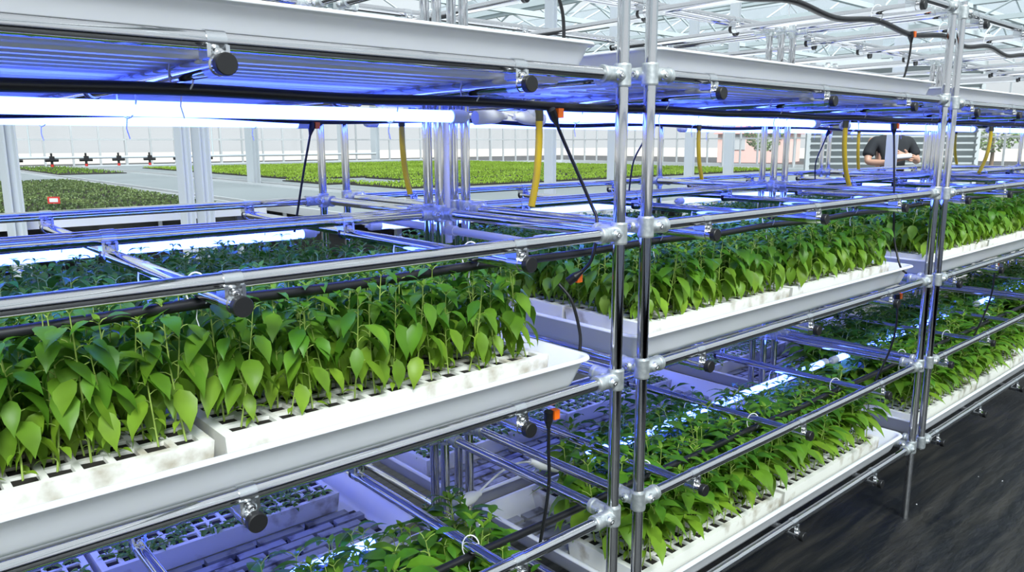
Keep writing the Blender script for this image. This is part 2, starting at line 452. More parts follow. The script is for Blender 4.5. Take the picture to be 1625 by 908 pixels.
stuff = []; cnt = 0
for pri, n, l, kind, vi, x, y, z, a, s, tx, ty in pl:
    if pri and cnt < 300:
        cnt += 1
        lab, grp = LABP[n, l]
        e = empty('pepper_seedling', (x, y, z), lab, 'seedling', grp, (ty, tx, a)); e.scale = (s, s, s)
        obj('stem', PM[kind][vi][0], e); obj('foliage', PM[kind][vi][1], e)
    else: stuff.append((kind, vi, x, y, z, a, s, tx, ty))
vv, ff, aa, mi, off = [], [], [], [], 0
for kind, vi, x, y, z, a, s, tx, ty in stuff:
    st, (V, Fc, A) = PROT[kind][vi]
    Rm = np.array(Matrix.Rotation(a, 3, 'Z') ); Rm = np.array(Matrix.Rotation(ty, 3, 'X') @ Matrix.Rotation(tx, 3, 'Y') @ Matrix.Rotation(a, 3, 'Z'))
    P = np.array([tuple(v) for v in st.v] + list(V), dtype=float) @ Rm.T * s + np.array([x, y, z])
    vv.append(P); ns = len(st.v)
    for f in st.f: ff.append([i+off for i in f]); mi.append(1)
    for f in Fc: ff.append([i+off+ns for i in f]); mi.append(0)
    aa += [0.5]*ns + list(A); off += len(P)
vv = np.concatenate(vv)
m = D.meshes.new('pepper_seedlings'); m.vertices.add(len(vv)); m.vertices.foreach_set('co', vv.astype(np.float32).ravel())
ls = np.array([len(f) for f in ff]); li = np.concatenate([np.array(f) for f in ff])
m.loops.add(len(li)); m.loops.foreach_set('vertex_index', li.astype(np.int32))
m.polygons.add(len(ls)); m.polygons.foreach_set('loop_start', np.concatenate([[0], np.cumsum(ls)[:-1]]).astype(np.int32))
m.materials.append(M['leaf']); m.materials.append(M['stem'])
m.polygons.foreach_set('material_index', np.array(mi, dtype=np.int32)); m.polygons.foreach_set('use_smooth', [True]*len(ls))
m.update(calc_edges=True); at = m.attributes.new('age', 'FLOAT', 'POINT'); at.data.foreach_set('value', aa)
tag(obj('pepper_seedlings', m), 'dense mass of green pepper seedlings filling the foam trays deeper in the racks', 'seedlings', kind='stuff')

# ------------------------------------------------------------------ LED tubes
RT = .0155; LDROP = .0775
def glow_mesh(ln): return rod_mesh('glow_tube', (0, 0, 0), (ln, 0, 0), RT, M['glow'], 16)
def lcap_mesh(d):
    m = MB(); m.prof((0, 0, 0), (d, 0, 0), [(-.004, RT+.0025), (.036, RT+.0025), (.046, RT-.001), (.050, .006), (.062, .0045)], 18); return m.mesh('end_cap', M['cap'])
def tie_mesh(h, ry):
    m = MB(); m.tube([(0, ry*math.sin(2*PI*k/18), h*math.cos(2*PI*k/18)) for k in range(19)], .0016, 5, False)
    m.tube([(0, .002, -h), (.002, .006, -h-.02), (.004, .002, -h-.04)], .0011, 5)
    return m.mesh('cable_tie', M['tie'])
LLEN = 1.62; LW = {1: 'top', 2: 'second', 4: 'fourth'}
for n in 'ABCD':
    for l in (1, 2, 4):
        for bk in (0, 1):
            if bk and n == 'D' and l == 4: continue
            y = BACK_Y + .59 if bk else (.47 if l == 1 else .44)
            x0 = RX[n] + .082
            if n == 'A' and l == 4 and not bk: x0 -= .30
            if n == 'B' and l == 4 and not bk: x0 += .18
            z = LV[l] - DROP - LDROP + .032 + DZ[n] - (.028 if l == 2 and bk else 0) - (.018 if l == 4 else 0)
            e = empty('led_tube', (x0, y, z), 'blue white lamp tube under %s, %s' % ({1: 'upper trough', 2: 'third rail', 4: 'fifth rail'}[l], back(n) if bk else front(n)), 'lamp', 'blue white grow lamp tubes')
            obj('glow_tube', cached('glow', lambda: glow_mesh(LLEN)), e)
            obj('end_cap', cached('lc-', lambda: lcap_mesh(-1)), e); obj('end_cap', cached('lc+', lambda: lcap_mesh(1)), e, (LLEN, 0, 0))
            for cx in (crb if bk else CR[n]):
                dx = cx + RX[n] - x0
                if 0 < dx < LLEN: obj('cable_tie', cached(('ltie', l == 2 and bk), lambda: tie_mesh(.040 + (.014 if l == 2 and bk else 0), .019)), e, (dx, 0, .021 + (.014 if l == 2 and bk else 0)), (0, 0, .8))
# lamp leads with sockets
def lead(ps, label):
    e = empty('lamp_lead', ps[0], label, 'cable', 'white lamp leads'); P0 = Vector(ps[0])
    pp = smooth_path([Vector(p)-P0 for p in ps]); m = MB(); m.tube(pp, .0035, 8); obj('cord', m.mesh('cord', M['cord']), e)
    for a, b in ((pp[0], pp[3]), (pp[-1], pp[-4])):
        m = MB(); m.prof(a, b-a, [(-.034, .019), (.030, .019), (.046, .016), (.060, .0105), (.072, .0095), (.072, .004)], 16); obj('socket', m.mesh('socket', M['cord']), e)
def lz(l): return LV[l] - .0815 
lead([(-.14, .44, lz(4)), (-.08, .45, lz(4)+.003), (.03, .47, lz(4)+.03), (.12, .47, lz(4)+.035), (.21, .45, lz(4)+.005)], 'white lead with two sockets joining the lamps of the lower shelves beside the posts')
lead([(-.02, .47, lz(1)), (.03, .47, lz(1)+.004), (.06, .49, lz(1)+.014), (.10, .475, lz(1)+.004), (.16, .47, lz(1))], 'white lead joining two lamp tubes under the upper troughs')
lead([(-.03, .44, lz(2)), (.0, .44, lz(2)-.002), (.06, .40, lz(2)-.025), (.10, .43, lz(2)-.005), (.15, .44, lz(2))], 'white lead drooping between lamps at the third rail beside the steel posts')

# ------------------------------------------------------------------ black supply pipes
def pipe(ps, r, label, mat='rubber', name='supply_hose', cat='hose', group='black supply hoses'):
    P0 = Vector(ps[0]); m = MB(); m.tube(smooth_path([Vector(p)-P0 for p in ps], 10), r, 12)
    return tag(obj(name, m.mesh(name, M[mat]), None, P0), label, cat, group)
def rail_hose(l, x0, x1, y, label, sag=.006, r=.0105):
    # sags between the cross tubes it is tied to
    z = LV[l] - DROP - R - r - .001; ps = []
    hx = sorted(RX[n] + c for n in 'ABCD' for c in CR[n])
    xs = [x0] + [h for h in hx if x0 < h < x1] + [x1]
    for a, b in zip(xs, xs[1:]): ps += [(a, y, z), ((a+b)/2, y + .004, z-sag)]
    ps.append((xs[-1], y, z))
    o = pipe(ps, r, label)
    for h in hx:
        if x0 < h < x1: obj('cable_tie', cached('htie', lambda: tie_mesh(.031, .021)), o, (h-x0, 0, R + r*.55 + .004), (0, 0, .8))
    return o
rail_hose(1, -1.8, 5.6, .15, 'thick black hose tied under the upper troughs of the front racks', .004)
rail_hose(2, -1.8, 5.6, .155, 'thick black hose running through the tall seedlings under the third rails')
rail_hose(4, -1.8, 5.6, .17, 'thick black hose tied above the low seedlings under the fifth rails')
rail_hose(0, XB+.02, 5.6, .12, 'thick black hose slung under the uppermost frames', .022)
pipe([(x, BACK_Y+.50, LV[1]-DROP-R-.012-(.014 if i % 2 else 0)) for i, x in enumerate((-1.8, -1.2, -.6, -.1, .5, 1.1, 1.7, 2.4, 3.2, 4.2, 5.6))], .009, 'black hose tied under the upper troughs of the rear racks')

# ------------------------------------------------------------------ cables with orange tees, yellow drain hoses
def cable(ps, label, top=True, bottom=False, r=.0042):
    P0 = Vector(ps[0]); pp = smooth_path([Vector(p)-P0 for p in ps], 10)
    e = empty('drip_cable', P0, label, 'cable', 'thin black feed lines')
    m = MB(); m.tube(pp, r, 8); obj('cord', m.mesh('cord', M['rubber']), e)
    for on, i, j in ((top, 0, 3), (bottom, -1, -4)):
        if not on: continue
        a, b = pp[i], pp[j]; d = (b-a).normalized()
        m = MB(); m.prof(a - d*.012, d, [(0, .011), (.022, .011), (.034, .007), (.044, .0045)], 12); c = obj('connector', m.mesh('connector', M['rubber']), e)
        m = MB(); q = a + Vector((.016, -.003, .002)); m.box(q - Vector((.008, .009, .011)), q + Vector((.009, .009, .011))); obj('orange_clip', m.mesh('orange_clip', M['orange']), c)
z1, z2, z4 = LV[1]-.072, LV[2]-.072, LV[4]-.072
cable([(-.095, .13, z1-.012), (-.06, .13, z1-.07), (.005, .10, z1-.22), (.005, .075, z2+.09), (-.02, .07, z2+.0), (-.055, .10, z2-.045)], 'black feed line from the upper hose down past the middle rail beside the front posts', True, True)
cable([(-.07, .13, z2-.06), (-.055, .10, z2-.10), (-.04, .085, z2-.18), (-.045, .08, LV[3]+.06)], 'black feed line dropping among the tall seedlings into the trough end', False)
cable([(-.20, .03, LV[3]-.055), (-.19, .04, LV[3]-.14), (-.17, .06, LV[3]-.26), (-.175, .09, z4-.01)], 'black feed line below the tall seedling trough beside its clamp')
cable([(1.80, .13, z1-.02), (1.80, .12, z1-.12), (1.80, .10, z2+.0), (1.82, .10, z2-.1), (1.80, .06, LV[3]+.08), (1.74, .01, LV[3]+.06)], 'black feed line hanging in front of the standing person')
cable([(1.86, .12, LV[0]-.085), (1.87, .12, LV[0]-.14), (1.86, .13, LV[0]-.24), (1.82, .15, LV[1]+.03)], 'black feed line with orange clip hanging from the uppermost hose')
cable([(-.13, 1.27, z1-.02), (-.145, 1.27, z1-.08), (-.165, 1.28, z1-.18), (-.20, 1.3, z2-.02)], 'black feed line hanging behind the row of posts of the first rack', True)
cable([(1.68, 1.27, z1-.02), (1.65, 1.27, z1-.08), (1.58, 1.27, z1-.18), (1.56, 1.28, z2-.0)], 'black feed line hanging behind the second rack between the twin posts', True)
cable([(3.56, 1.27, z1-.02), (3.50, 1.27, z1-.1), (3.42, 1.27, z1-.22), (3.46, 1.28, z2-.02)], 'black feed line curving down behind the third rack', True)
cable([(-.11, .16, LV[0]-.06), (-.085, .15, LV[0]-.12), (-.055, .14, LV[0]-.2), (-.05, .14, LV[1]+.055)], 'black feed line bending down into the uppermost trough end', False)
cable([(1.80, .06, LV[3]-.05), (1.82, .06, LV[3]-.16), (1.83, .08, LV[3]-.28), (1.80, .12, z4)], 'black feed line under the middle trough of the second front rack')
cable([(2.98, .06, LV[3]-.05), (2.99, .06, LV[3]-.16), (3.0, .08, LV[3]-.28), (2.98, .12, z4)], 'black feed line under the middle trough of the third front rack')
def yhose(x, y, lean, label, zt=None, zb=None, leany=0):
    zt = zt or LV[1]-.058; zb = zb or 1.425
    e = empty('drain_hose', (x, y, zb), label, 'hose', 'yellow drain hoses'); h = zt - zb
    m = MB(); pp = smooth_path([(0, 0, h-.03), (lean*.05, leany*.05, h*.62), (lean*.35, leany*.35, h*.3), (lean, leany, 0)]); m.tube(pp, .0108, 12)
    m.prof(pp[-1], pp[-1]-pp[-2], [(0, .0108), (.0005, .009)], 12); obj('hose', m.mesh('hose', M['yellow']), e)
    m = MB(); m.prof((0, 0, h+.005), (0, 0, -1), [(0, .0125), (.034, .0125), (.036, .011)], 12); obj('sleeve', m.mesh('sleeve', M['mesh_sleeve']), e)
yhose(.165, .45, -.03, 'yellow hose hanging in front of the paired posts, bent to the left')
yhose(.255, 1.30, .03, 'yellow hose hanging behind the bundle of chrome posts', zb=1.415)
yhose(2.09, 1.25, .045, 'thin yellow hose hanging far back, left of the second post bundle', zb=1.41)
yhose(2.065, .45, .085, 'yellow hose hanging left of the standing person, curved to the right', zb=1.40)
yhose(4.01, 1.27, .035, 'straight yellow hose hanging right beside the standing person', zb=1.42)
yhose(5.77, 1.25, .09, 'yellow hose hanging just past the double posts on the right', zb=1.42)
yhose(4.0, .45, -.14, 'yellow hose bent to the left beyond the double posts', zb=1.42)
# white drain pipe with tee
def drain(x, y, label):
    e = empty('drain_pipe', (x, y, 1.30), label, 'pipe', 'white drain pipes')
    m = MB(); m.rod((0, 0, .07), (0, 0, .40), .0115); obj('riser', m.mesh('riser', M['pvc']), e)
    m = MB(); m.prof((0, 0, 0), (0, 0, 1), [(0, .017), (.10, .017), (.10, .0115)], 16); m.prof((0, 0, .04), (0, -1, 0), [(0, .016), (.045, .016), (.045, .0115)], 16); m.prof((0, 0, .04), (0, 1, 0), [(0, .016), (.045, .016), (.045, .0115)], 16); obj('tee', m.mesh('tee', M['pvc']), e)
    m = MB(); m.rod((0, -.38, .035), (0, -.02, .04), .0125); obj('arm', m.mesh('arm', M['pvc']), e)
    m = MB(); m.rod((0, .02, .04), (0, .38, .045), .0125); obj('arm', m.mesh('arm', M['pvc']), e)
drain(.045, .742, 'white plastic drain tee between the bundled chrome posts')

# ------------------------------------------------------------------ floor
fl = pmat('ground_cloth', (.012, .013, .016), .42, 0, .5)
nz, cr, mp = noise_mix(fl, (.007, .009, .012), (.052, .048, .040), 2.6, .44, .82, 10, (.55, 6.5, 1), .25)
mp.inputs['Rotation'].default_value = (0, 0, .12)
wv = N(fl, 'ShaderNodeTexWave'); wv.inputs['Scale'].default_value = 60; wv.inputs['Distortion'].default_value = 1
n2 = N(fl, 'ShaderNodeTexNoise'); n2.inputs['Scale'].default_value = 5; n2.inputs['Detail'].default_value = 6
mm = N(fl, 'ShaderNodeMath', operation='ADD'); tc = N(fl, 'ShaderNodeTexCoord')
mp2 = N(fl, 'ShaderNodeMapping'); mp2.inputs['Scale'].default_value = (1, 3.2, 1); mp2.inputs['Rotation'].default_value = (0, 0, .15)
L(fl, tc.outputs['Object'], mp2.inputs[0]); L(fl, mp2.outputs[0], n2.inputs[0]); L(fl, tc.outputs['Object'], wv.inputs[0])
ms = N(fl, 'ShaderNodeMath', operation='MULTIPLY'); ms.inputs[1].default_value = .06
L(fl, wv.outputs['Fac'], ms.inputs[0]); L(fl, ms.outputs[0], mm.inputs[0]); L(fl, n2.outputs['Fac'], mm.inputs[1]); add_bump(fl, mm.outputs[0], .5, .03)
m = MB()
def fz(x, y):
    h = 0
    for px in (XB+W, XC):
        dx, dy = x-px, y; d = math.hypot(dx, dy); a = math.atan2(dy, dx)
        h += .010*max(0, math.cos(a*5+.6))**3*math.exp(-d/.22)*(1-math.exp(-d/.05))
    return h
gx = [-60, -20, -6, -2] + [1.0 + .03*i for i in range(80)] + [4, 6, 12, 30, 70]; gy = [-40, -15, -4, -1.6] + [-1.2 + .03*i for i in range(60)] + [1.5, 4, 10, 30, 70]
V = [(x, y, fz(x, y)) for y in gy for x in gx]; nx = len(gx)
m.add(V, [(j*nx+i, j*nx+i+1, (j+1)*nx+i+1, (j+1)*nx+i) for j in range(len(gy)-1) for i in range(nx-1)])
struct('floor', m.mesh('floor', fl))
for i in range(16):
    x, y = rnd.uniform(1.9, 4.2), rnd.uniform(-.75, .05); m = MB(); s = rnd.uniform(.003, .007)
    m.add([(-s, 0, .001), (0, -s*.5, .002), (s, 0, .001), (0, s*.6, .004), (0, 0, .006)], [(0, 1, 4), (1, 2, 4), (2, 3, 4), (3, 0, 4), (3, 2, 1, 0)], False)
    tag(obj('foam_crumb', m.mesh('foam_crumb', M['tie']), None, (x, y, fz(x, y)), (0, 0, rnd.uniform(0, 6))), 'tiny white foam crumb lying on the black ground cloth', 'crumb', 'white crumbs on the ground cloth')

# ------------------------------------------------------------------ greenhouse benches and beds
def bench(x0, x1, y0, y1, label):
    e = empty('rolling_bench', (x0, y0, 0), label, 'bench', 'grey mesh benches'); w, d = x1-x0, y1-y0
    m = MB(); m.box((.03, .03, .76), (w-.03, d-.03, .78)); t = obj('bench_top', m.mesh('bench_top', M['bench']), e)
    m = MB()
    m.box((0, 0, .72), (w, .035, .82)); m.box((0, d-.035, .72), (w, d, .82)); m.box((0, .035, .72), (.035, d-.035, .82)); m.box((w-.035, .035, .72), (w, d-.035, .82)); obj('rim', m.mesh('rim', M['alu']), e)
    for lx in (.25, w-.25):
        for ly in np.linspace(.3, d-.3, 4): m = MB(); m.box((lx-.03, ly-.03, 0), (lx+.03, ly+.03, .76)); obj('leg', m.mesh('leg', M['steel_white']), e)
bench(-5, 2.72, 8.2, 31, 'grey bench carrying the dark green plug trays at far left')
bench(2.95, 5.05, 5.6, 31, 'long empty grey bench behind the racks')
bench(5.35, 21, 5.2, 31, 'wide grey bench carrying the bright green seedling carpet')
def turf(name, regs, c0, c1, h, dens, label, seed):
    mt = pmat(name+'_green', c0, .6); noise_mix(mt, c0, c1, 2.2, .35, .65, 5)
    r = np.random.RandomState(seed); m = MB(); base = MB()
    for x0, x1, y0, y1 in regs:
        m.box((x0, y0, .781), (x1, y1, .80), 1)
        n = int((x1-x0)*(y1-y0)*dens); X = r.uniform(x0, x1, n); Y = r.uniform(y0, y1, n); A = r.uniform(0, 2*PI, n); H = r.uniform(.6, 1.1, n)*h
        for x, y, a, hh in zip(X, Y, A, H):
            c, s = math.cos(a)*.021, math.sin(a)*.021; z = .80
            m.add([(x, y, z), (x+c, y+s, z+hh), (x-s*.7, y+c*.7, z+hh*.9), (x-c, y-s, z+hh), (x+s*.7, y-c*.7, z+hh*.85)], [(0, 1, 2), (0, 2, 3), (0, 3, 4)], False)
    o = obj(name, m.mesh(name, [mt, M['soil']])); tag(o, label, 'seedlings', kind='stuff')
turf('bright_seedling_bed', [(6.4, 20, 10.6, 12.6), (6.1, 7.0, 12.9, 15), (8.2, 20, 12.9, 15), (6.6, 20, 15.3, 27)], (.20, .34, .02), (.32, .48, .06), .05, 150, 'bright green carpet of young seedlings on the wide grey bench', 1)
turf('dark_seedling_bed', [(-2.5, 2.55, 8.5, 13.2), (-2.5, 2.6, 13.4, 18.5)], (.08, .13, .05), (.19, .26, .09), .045, 220, 'dull dark green plug seedlings on the bench at far left', 2)
turf('far_seedling_bed', [(3.2, 4.9, 22.5, 30.5)], (.13, .24, .03), (.2, .34, .05), .05, 60, 'small far patch of green seedlings on the empty grey bench', 3)
red = pmat('red_print', (.65, .06, .05), .5)
for x, y, lb in ((.55, 12.0, 'small red edged tag in the dark seedlings'), (.75, 10.3, 'small red edged tag at the near edge of dark seedlings'), (.2, 13.3, 'small red edged tag in dark seedlings by the white column')):
    e = empty('plant_tag', (x, y, .84), lb, 'tag', 'plant tags', (.0, 0, -.7)); m = MB(); m.box((-.08, -.003, 0), (.08, .003, .09)); obj('card', m.mesh('card', red), e)
    m = MB(); m.box((-.055, -.005, .02), (.055, -.0035, .07)); obj('panel', m.mesh('panel', M['tie']), e)
    m = MB(); m.box((-.004, -.003, -.06), (.004, .003, 0)); obj('stake', m.mesh('stake', M['tie']), e)

# irrigation boom
e = empty('irrigation_boom', (0, 0, 1.335), 'white irrigation boom with dark nozzles hanging above the benches', 'boom')
b0, b1 = Vector((-3.5, 16.6, 0)), Vector((9.5, 16.6, 0))
m = MB(); m.rod(b0, b1, .030, 10); obj('boom_pipe', m.mesh('boom_pipe', M['steel_white']), e)
def nozzle_mesh():
    m = MB(); m.box((-.045, -.045, -.03), (.045, .045, .06)); m.rod((-.12, 0, -.02), (.12, 0, -.02), .03, 8); m.rod((0, 0, .05), (0, 0, .12), .02, 8); m.rod((0, 0, -.1), (0, 0, -.03), .025, 8)
    return m.mesh('nozzle', M['black'])
nm = nozzle_mesh(); tip = MB(); tip.rod((0, 0, -.15), (0, 0, -.10), .03, 8); tm = tip.mesh('tip', pmat('red_tip', (.5, .03, .02), .4))
for i in range(14):
    o = obj('nozzle', nm, e, (-3.0 + i*.62 + (0 if i < 20 else 0), 16.6, -.03)); obj('tip', tm, o)
m = MB()
for x in (-2, 1.6, 5.2): m.rod((x, 16.6, 0), (x, 16.6, 3.3), .015, 6)
obj('hanger', m.mesh('hanger', M['truss']), e)

# ------------------------------------------------------------------ greenhouse shell
GX0, GX1, GY0, GY1, EH = -24, 34, -16, 34, 5.0
def column(x, y, w, h=5.2):
    m = MB(); a = w/2; t = w*.16                                  # H section
    m.box((-a, -a, 0), (-a+t, a, h)); m.box((a-t, -a, 0), (a, a, h)); m.box((-a+t, -t/2, 0), (a-t, t/2, h)); m.box((-a-.05, -a-.05, 0), (a+.05, a+.05, .03))
    struct('column', m.mesh('column', M['steel_white']), None, (x, y, 0), (0, 0, .3))
COLS = ((-.04, 7.95, .13), (.76, 5.25, .085), (.905, 5.25, .10), (5.2, 14.4, .19), (16.8, 31.5, .3), (18.6, 31.5, .3), (4.63, 4.98, .10), (5.67, 4.98, .09), (7.23, 4.98, .11), (8.16, 4.98, .12), (6.1, 1.9, .095), (11.73, 4.6, .16))
for x, y, w in COLS:
    column(x, y, w)
def glazed_wall(name, p0, p1, step, h, k):
    p0, p1 = Vector(p0), Vector(p1); d = (p1-p0); ln = d.length; d.normalize(); nrm = Vector((-d.y, d.x, 0))
    fr, gl = MB(), MB()
    def bar(a, b, z0, z1, t):
        q = [p0 + d*a - nrm*t, p0 + d*b - nrm*t, p0 + d*b + nrm*t, p0 + d*a + nrm*t]
        fr.add([(v.x, v.y, z0) for v in q] + [(v.x, v.y, z1) for v in q], [(0, 3, 2, 1), (4, 5, 6, 7), (0, 1, 5, 4), (1, 2, 6, 5), (2, 3, 7, 6), (3, 0, 4, 7)], False)
    n = int(ln/step)
    for i in range(n+1): bar(i*ln/n-.035, i*ln/n+.035, 0, h, .04 if i % 4 else .09)
    for z in (.45, 1.75, 3.0, 4.2, h-.1): bar(0, ln, z, z+.07, .03)
    bar(0, ln, 0, .45, .05)
    struct('wall_'+name, fr.mesh('wall_'+name, M['alu']))
    gl.add([(p0.x, p0.y, .5), (p1.x, p1.y, .5), (p1.x, p1.y, h), (p0.x, p0.y, h)], [(0, 1, 2, 3)], False)
    struct('window_%d' % k, gl.mesh('window', M['glass']))
glazed_wall('back', (GX0, GY1, 0), (GX1, GY1, 0), 1.0, EH, 1)
glazed_wall('right', (GX1, GY1, 0), (GX1, GY0, 0), 1.0, EH, 2)
glazed_wall('left', (GX0, GY0, 0), (GX0, GY1, 0), 1.0, EH, 3)
m = MB(); m.box((GX0, -3.6, 0), (GX1, -3.5, 1.15)); struct('wall_front', m.mesh('wall_front', pmat('added_wall_grey', (.38, .40, .42), .6)))  # unseen wall, added for the polished tubes to reflect and to cut low light
glazed_wall('added_front_upper', (GX1, -3.55, 0), (GX0, -3.55, 0), 1.5, EH, 5)  # unseen glazing added above that wall, also for the tube reflections
# venlo roof: ridges along Y, one bay each 4 m; glass and bars
fr, gl = MB(), MB()
xs = list(range(GX0, GX1, 4)) + [GX1]
for a, b in zip(xs, xs[1:]):
    c = (a+b)/2; rz = EH+.95
    for (x0, z0), (x1, z1) in (((a, EH), (c, rz)), ((c, rz), (b, EH))):
        gl.add([(x0, GY0, z0), (x1, GY0, z1), (x1, GY1, z1), (x0, GY1, z0)], [(0, 1, 2, 3)], False)
        for y in np.arange(0 if b > -8 else GY0, GY1+.1, 2.0): fr.rod((x0, y, z0), (x1, y, z1), .028, 4)
    fr.box((c-.04, GY0, rz-.04), (c+.04, GY1, rz+.04)); fr.box((a-.10, GY0, EH-.12), (a+.10, GY1, EH+.02))
    for y in (GY1,):                                            # gable end bars
        for t in np.linspace(a, b, 5)[1:-1]: fr.box((t-.03, y-.03, EH-.1), (t+.03, y+.03, EH+.95*(1-abs(t-c)/2)))
struct('ceiling', fr.mesh('ceiling', M['truss'])); struct('window_4', gl.mesh('window', M['roofglass']))
def truss(y):
    m = MB(); z0, z1 = 4.25, 4.85; x0, x1 = -10, GX1
    m.box((x0, y-.05, z0-.05), (x1, y+.05, z0+.05)); m.box((x0, y-.05, z1-.05), (x1, y+.05, z1+.05))
    x = x0; k = 0
    while x < x1-.01: m.rod((x, y, z0 if k % 2 else z1), (x+1.0, y, z1 if k % 2 else z0), .025, 5); x += 1.0; k += 1
    struct('truss', m.mesh('truss', M['truss']))
for y in (6, 11, 16, 21, 26, 31): truss(y)
def side_truss(x):
    m = MB(); z0, z1 = 4.25, 4.85
    m.box((x-.05, GY0, z0-.05), (x+.05, GY1, z0+.05)); m.box((x-.05, GY0, z1-.05), (x+.05, GY1, z1+.05)); y = GY0; k = 0
    while y < GY1-.01: m.rod((x, y, z0 if k % 2 else z1), (x, y+1.25, z1 if k % 2 else z0), .025, 5); y += 1.25; k += 1
    struct('truss', m.mesh('truss', M['truss']))
for x in (12, 18, 24, 30): side_truss(x)
# louvred cooling wall panel behind the person, walkway under him
m = MB()
for i in range(26): m.add([(-1.25, 0, .1+i*.1), (1.25, 0, .1+i*.1), (1.25, -.06, .17+i*.1), (-1.25, -.06, .17+i*.1)], [(0, 1, 2, 3), (3, 2, 1, 0)], False)
m.box((-1.3, -.03, 0), (-1.24, .03, 2.8)); m.box((1.24, -.03, 0), (1.3, .03, 2.8)); m.box((-1.3, -.03, 2.7), (1.3, .03, 2.8)); m.box((-1.25, .005, .05), (1.25, .02, 2.7))
tag(obj('louvre_panel', m.mesh('louvre_panel', M['louvre']), None, (10.6, 3.75, 0), (0, 0, -.72)), 'grey louvred panel behind the standing person', 'panel')
PX, PY, PZ = 7.22, 2.36, .19
m = MB(); m.box((5.2, 2.0, 0), (30, 3.2, PZ)); struct('path', m.mesh('path', pmat('concrete', (.45, .45, .43), .8)))
# outside: ground, red roofed shed, trees
m = MB(); m.add([(34.2, -120, -.05), (190, -120, -.05), (190, 160, -.05), (34.2, 160, -.05)], [(0, 1, 2, 3)], False); m.add([(-90, 34.2, -.05), (34.2, 34.2, -.05), (34.2, 160, -.05), (-90, 160, -.05)], [(0, 1, 2, 3)], False)
struct('ground', m.mesh('ground', pmat('pale_ground', (.52, .50, .45), .9)))
e = empty('shed', (56, 33, 0), 'red walled shed outside beyond the glass', 'building', None, (0, 0, .3))
m = MB(); m.box((-3, -2.6, 0), (3, 2.6, 2.3)); obj('body', m.mesh('body', pmat('red_wall', (.74, .50, .46), .7)), e)
m = MB(); m.add([(-3.3, -2.9, 2.25), (3.3, -2.9, 2.25), (3.3, 2.9, 2.25), (-3.3, 2.9, 2.25), (0, -2.9, 2.9), (0, 2.9, 2.9)], [(0, 1, 4), (3, 5, 2), (1, 2, 5, 4), (0, 4, 5, 3), (0, 3, 2, 1)], False); obj('roof', m.mesh('roof', pmat('red_roof', (.58, .26, .22), .7)), e)
for y in (-1.2, 1.2): m = MB(); m.box((-3.06, y-.8, 1.0), (-2.99, y+.8, 2.4)); obj('window', m.mesh('window', M['steel_white']), e)
for k, (x, y, s, lb) in enumerate(((44, 25.5, 1.0, 'small round tree outside in front of the red shed'), (43, 20.5, .9, 'small round tree outside right of the red shed'), (46, 13, 1.1, 'bushy tree outside furthest right along the glass'))):
    e = empty('tree', (x, y, 0), lb, 'tree', 'trees outside'); m = MB(); m.tube([(0, 0, 0), (.05, 0, 1), (0, .05, 2.2*s)], [.12, .09, .05], 8); obj('trunk', m.mesh('trunk', pmat('bark', (.2, .15, .1), .9)), e)
    m = MB(); r = random.Random(k)
    for i in range(900):
        u = Vector((r.gauss(0, 1), r.gauss(0, 1), r.gauss(0, 1))).normalized()*r.uniform(.5, 1)**.5*1.35*s; c = u + Vector((0, 0, 2.3*s)); a = Vector((r.gauss(0, 1), r.gauss(0, 1), r.gauss(0, 1))).normalized()*.14; b = a.orthogonal().normalized()*.07
        m.add([c-a, c+b, c+a, c-b], [(0, 1, 2, 3)], False)
    obj('crown', m.mesh('crown', pmat('tree_leaf', (.16, .26, .08), .6)), e)

# ------------------------------------------------------------------ person
def skin(name, V, E, Rr, mat, parent, sub=2):
    me = D.meshes.new(name); me.from_pydata([tuple(v) for v in V], E, []); o = D.objects.new(name, me); COL.objects.link(o)
    md = o.modifiers.new('skin', 'SKIN'); md.use_smooth_shade = True; md.branch_smoothing = .6
    for i, sv in enumerate(me.skin_vertices[0].data):
        rr = Rr[i]; sv.radius = rr if isinstance(rr, tuple) else (rr, rr); sv.use_root = (i == 0)
    ss = o.modifiers.new('sub', 'SUBSURF'); ss.levels = sub; ss.render_levels = sub
    dg = bpy.context.evaluated_depsgraph_get(); nm_ = D.meshes.new_from_object(o.evaluated_get(dg)); nm_.name = name
    D.objects.remove(o); nm_.materials.clear(); nm_.materials.append(mat); nm_.polygons.foreach_set('use_smooth', [True]*len(nm_.polygons))
    return obj(name, nm_, parent)
skinm = pmat('skin', (.50, .29, .20), .5); shirt = pmat('charcoal_shirt', (.018, .021, .025), .85); trou = pmat('dark_trousers', (.02, .021, .026), .8); hairm = pmat('hair', (.012, .010, .009), .6)
p = empty('person', (PX, PY, PZ), 'person in a dark t-shirt standing with forearms crossed, holding a white paper roll', 'person', None, (0, 0, -.70))
sc_ = 1.03; p.scale = (sc_, sc_, sc_)
